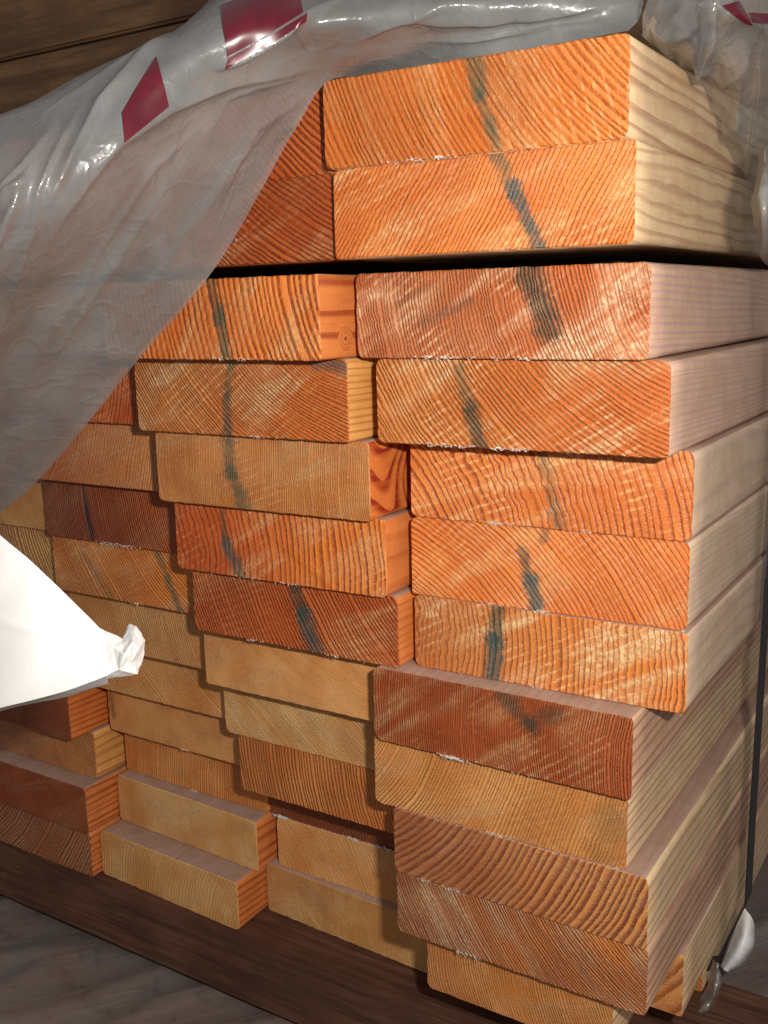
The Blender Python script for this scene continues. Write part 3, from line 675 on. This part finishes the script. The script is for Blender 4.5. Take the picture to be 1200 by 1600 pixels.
# clear crumpled wrap hanging over the right side of the stack
clear_film = film('clear_film', (0.50, 0.50, 0.49), 0.62, rough=0.08, fine=0.5)
ctrl2 = [
 [rest(-7, -36, 2), X_(1000, 25, -4), X_(1012, -30, 2), X_(1015, -90, 4)],
 [rest(-6, 25, 2), X_(1052, 52, 4), X_(1060, -20, 8), X_(1060, -90, 8)],
 [X_(1112, 121, 0), X_(1108, 78, 10), X_(1108, -10, 14), X_(1105, -90, 12)],
 [X_(1128, 170, 2), X_(1140, 95, 16), X_(1140, 0, 20), X_(1140, -90, 16)],
 [X_(1172, 275, 4), X_(1172, 120, 20), X_(1172, 10, 24), X_(1170, -90, 20)],
 [X_(1210, 330, 8), X_(1205, 150, 24), X_(1205, 20, 28), X_(1205, -90, 22)],
 [X_(1260, 360, 10), X_(1250, 160, 26), X_(1250, 20, 30), X_(1250, -90, 22)],
]
cre2 = [([(1040, 20), (1075, 60), (1105, 105), (1125, 150)], 0.004, 8, 0.5), ([(1150, 40), (1155, 140), (1172, 262)], 0.006, 9, 0.5),
        ([(1178, 45), (1182, 150), (1176, 270)], 0.005, 8, 0.5), ([(1120, 0), (1150, 30), (1200, 60)], 0.006, 10, 0.5), ([(1080, 85), (1112, 98), (1140, 130)], 0.003, 6, 0.6),
        ([(1010, 30), (1050, 45), (1090, 30)], 0.003, 8, 0.6)]
right_film = Sheet(ctrl2, cre2, wob=0.0026, dirn=(0.2, -0.98), seed=11.0, freq=1.3, crum=(0.0012, 40.0, 980, 1060))
wrap2 = right_film.mesh('plastic_wrap', clear_film, 200, 150, jag=0.01)
tag(wrap2, 'clear crumpled plastic hanging over the top right side of the stack', 'plastic wrap')
patch(right_film, 'red_print_block', [(1128, 8), (1150, 2), (1172, 40), (1160, 36)], red_print, wrap2, 8)
patch(right_film, 'red_print_block', [(1165, 20), (1200, 22), (1200, 38), (1172, 34)], red_print, wrap2, 8)

# thicker fold of wrap at the right edge
ctrl3 = [[X_(1186, 235, 22), X_(1181, 300, 26), X_(1181, 350, 26), X_(1188, 395, 20), X_(1196, 412, 8)],
         [X_(1196, 228, 30), X_(1196, 300, 36), X_(1196, 350, 36), X_(1200, 400, 26), X_(1203, 416, 10)],
         [X_(1215, 225, 26), X_(1216, 300, 30), X_(1216, 350, 30), X_(1214, 400, 22), X_(1212, 418, 10)],
         [X_(1240, 225, 12), X_(1242, 300, 14), X_(1242, 350, 14), X_(1238, 400, 12), X_(1232, 418, 8)]]
fold = Sheet(ctrl3, [], wob=0.0016, seed=4.0, freq=1.3).mesh('plastic_fold', film('fold_film', (0.42, 0.415, 0.39), 0.35), 24, 50)
tag(fold, 'thick milky fold of plastic at the right edge above the gap', 'plastic wrap')

# ------------------------------------------------------------------ white paper sheet poking in from the left
g = G('white_paper'); v0, x, y, z = g.xyz()
pn = g.noise(v0, 60.0, 4.0, 0.6)
paper_mat = g.surf(g.principled(Base_Color=(0.92, 0.92, 0.91), Roughness=0.6, Specular_IOR_Level=0.3, Normal=g.bump(pn, 0.25, 0.001)).outputs[0])
def paper_row(u, v0, v1, y0, y1, vf):
    return [Y(u, v0, y0), Y(u, v0 + (v1 - v0) * .33, y0 + (y1 - y0) * .33), Y(u, v0 + (v1 - v0) * .67, y0 + (y1 - y0) * .67), Y(u, v1 - 3, y1), Y(u, v1, y1 + 1), Y(u, vf, y1 + 8)]
ctrl4 = [
 paper_row(-190, 690, 1148, -208, -222, 1156),
 paper_row(-60, 790, 1117, -208, -222, 1126),
 paper_row(0, 836, 1102, -208, -222, 1110),
 paper_row(50, 878, 1091, -208, -221, 1099),
 paper_row(100, 926, 1079, -207, -219, 1088),
 paper_row(140, 966, 1066, -206, -217, 1076),
 paper_row(168, 996, 1056, -205, -215, 1069),
]
pcre = [([(-40, 960), (60, 985), (150, 1020)], 0.0006, 6, 0.6)]
paper_s = Sheet(ctrl4, pcre, wob=0.0003, seed=6.0)
paper = paper_s.mesh('white_paper', paper_mat, 120, 60, thick=0.0003)
tag(paper, 'glaring white paper sheet with crumpled tip at the left edge', 'paper')

tip = [Y(150, 979, -204.2), Y(192, 1000, -201), Y(203, 975, -195), Y(212, 979, -198), Y(226, 1001, -195), Y(220, 1034, -197), Y(214, 1053, -203), Y(150, 1061, -214.6),
       Y(193, 1024, -213), Y(207, 1003, -207), Y(178, 1012, -209), Y(186, 1046, -213), Y(205, 1034, -207), Y(216, 1012, -203), Y(150, 1022, -209.0)]
tf = [(0, 1, 10), (1, 8, 10), (1, 9, 8), (1, 2, 9), (2, 3, 9), (3, 13, 9), (3, 4, 13), (4, 5, 13), (13, 5, 12), (9, 13, 12), (9, 12, 8), (12, 5, 6), (12, 6, 11), (8, 12, 11), (11, 6, 7), (8, 11, 10), (10, 11, 14), (14, 11, 7), (0, 10, 14)]
tp = mesh_obj('crumpled_tip', tip, tf, paper_mat, paper)
md = tp.modifiers.new('round', 'SUBSURF'); md.subdivision_type = 'SIMPLE'; md.levels = 3; md.render_levels = 3
tx = bpy.data.textures.new('crumple', 'CLOUDS'); tx.noise_scale = 0.006
md = tp.modifiers.new('crumple', 'DISPLACE'); md.texture = tx; md.strength = 0.0012; md.texture_coords = 'LOCAL'
md = tp.modifiers.new('thickness', 'SOLIDIFY'); md.thickness = 0.0003

# ------------------------------------------------------------------ strap, staple, bits at the lower right
g = G('black_strap'); v0, x, y, z = g.xyz()
strap_mat = g.surf(g.principled(Base_Color=(0.014, 0.014, 0.017), Roughness=0.38, Specular_IOR_Level=0.5, Normal=g.bump(g.noise(v0, 800.0, 1.0), 0.3, 0.0003)).outputs[0])
pts = [aty(u, v, 0.128) for (u, v) in ((1199, 900), (1186, 1100), (1165, 1300), (1153, 1400), (1145, 1450), (1127, 1503))]
x_top = 0.0175
path = [Vector((x_top, 0.140, TOP + 0.010)), Vector((x_top, 0.138, Z0 - 0.16))]
path += [Vector((max(p.x, 0.0155 if p.z > Z0 - 0.44 else -0.02), 0.128, p.z)) for p in pts]
path += [Vector((-0.03, 0.128, Z0 - 0.4895))]
V = []; F = []
hw = 0.0075; th = 0.0009
for i, p in enumerate(path):
    d = (path[min(i + 1, len(path) - 1)] - path[max(i - 1, 0)]).normalized()
    nrm = Vector((0, 1, 0)).cross(d).normalized()
    if nrm.x < 0 and abs(nrm.x) > 0.3: nrm = -nrm
    for sy in (-1, 1):
        for sn in (0, 1): V.append(p + Vector((0, hw * sy, 0)) + nrm * th * sn)
for i in range(len(path) - 1):
    a = i * 4; b = a + 4
    F += [(a, a + 1, b + 1, b), (a + 2, b + 2, b + 3, a + 3), (a, b, b + 2, a + 2), (a + 1, a + 3, b + 3, b + 1)]
F += [(0, 2, 3, 1), (len(V) - 4, len(V) - 3, len(V) - 1, len(V) - 2)]
strap = mesh_obj('steel_strap', V, F, strap_mat); tag(strap, 'narrow black strap running down the right side of the stack', 'strap')

g = G('corner_white'); white_mat = g.surf(g.principled(Base_Color=(0.80, 0.79, 0.77), Roughness=0.5, Subsurface_Weight=0.0).outputs[0])
c5 = [[Y(1163, 1417, 150), Y(1150, 1450, 145), Y(1138, 1480, 140), Y(1127, 1510, 135)],
      [Y(1171, 1430, 146), Y(1163, 1460, 135), Y(1150, 1488, 130), Y(1131, 1515, 131)],
      [Y(1177, 1446, 148), Y(1173, 1475, 138), Y(1158, 1500, 132), Y(1136, 1518, 132)],
      [Y(1178, 1462, 156), Y(1172, 1488, 150), Y(1156, 1508, 145), Y(1136, 1519, 140)]]
o = Sheet(c5, [], wob=0.0004, seed=3.0, crum=(0.0012, 26.0, 1100, 1101)).mesh('corner_guard', white_mat, 40, 50, thick=0.0006)
tag(o, 'small curved white guard behind the strap at lower right', 'guard')
c6 = [[Y(1116, 1500, 120), Y(1108, 1530, 112), Y(1098, 1560, 105), Y(1082, 1580, 100)],
      [Y(1121, 1505, 112), Y(1120, 1538, 104), Y(1110, 1566, 98), Y(1090, 1583, 96)],
      [Y(1122, 1512, 118), Y(1123, 1545, 112), Y(1114, 1572, 106), Y(1094, 1586, 100)]]
o = Sheet(c6, [], wob=0.0008, seed=8.0, crum=(0.003, 20.0, 1000, 1001)).mesh('plastic_scrap', film('scrap_film', (0.62, 0.58, 0.52), 0.55, rough=0.06), 20, 24)
tag(o, 'curled clear plastic scrap by the foot of the strap', 'plastic scrap')

g = G('staple_steel'); steel = g.surf(g.principled(Base_Color=(0.45, 0.45, 0.46), Metallic=1.0, Roughness=0.3).outputs[0])
P = aty(362, 377, -0.0405)
V = []; F = []
for (dx, sy, dz) in ((-0.0045, 0.002, 0), (-0.0045, -0.0012, 0), (0.0035, -0.0012, 0.0003), (0.0035, 0.002, 0.0003)):
    for (a, b) in ((-1, -1), (1, -1), (1, 1), (-1, 1)): V.append(P + Vector((dx + (0.0005 * a if sy > 0 else 0), sy + (0.0005 * a if sy < 0 else 0), dz + 0.0005 * b)))
for i in range(3):
    for k in range(4):
        a = i * 4 + k; b = i * 4 + (k + 1) % 4; F.append((a, b, b + 4, a + 4))
o = mesh_obj('staple', V, F, steel); tag(o, 'small metal staple in the board end by plastic edge', 'staple')
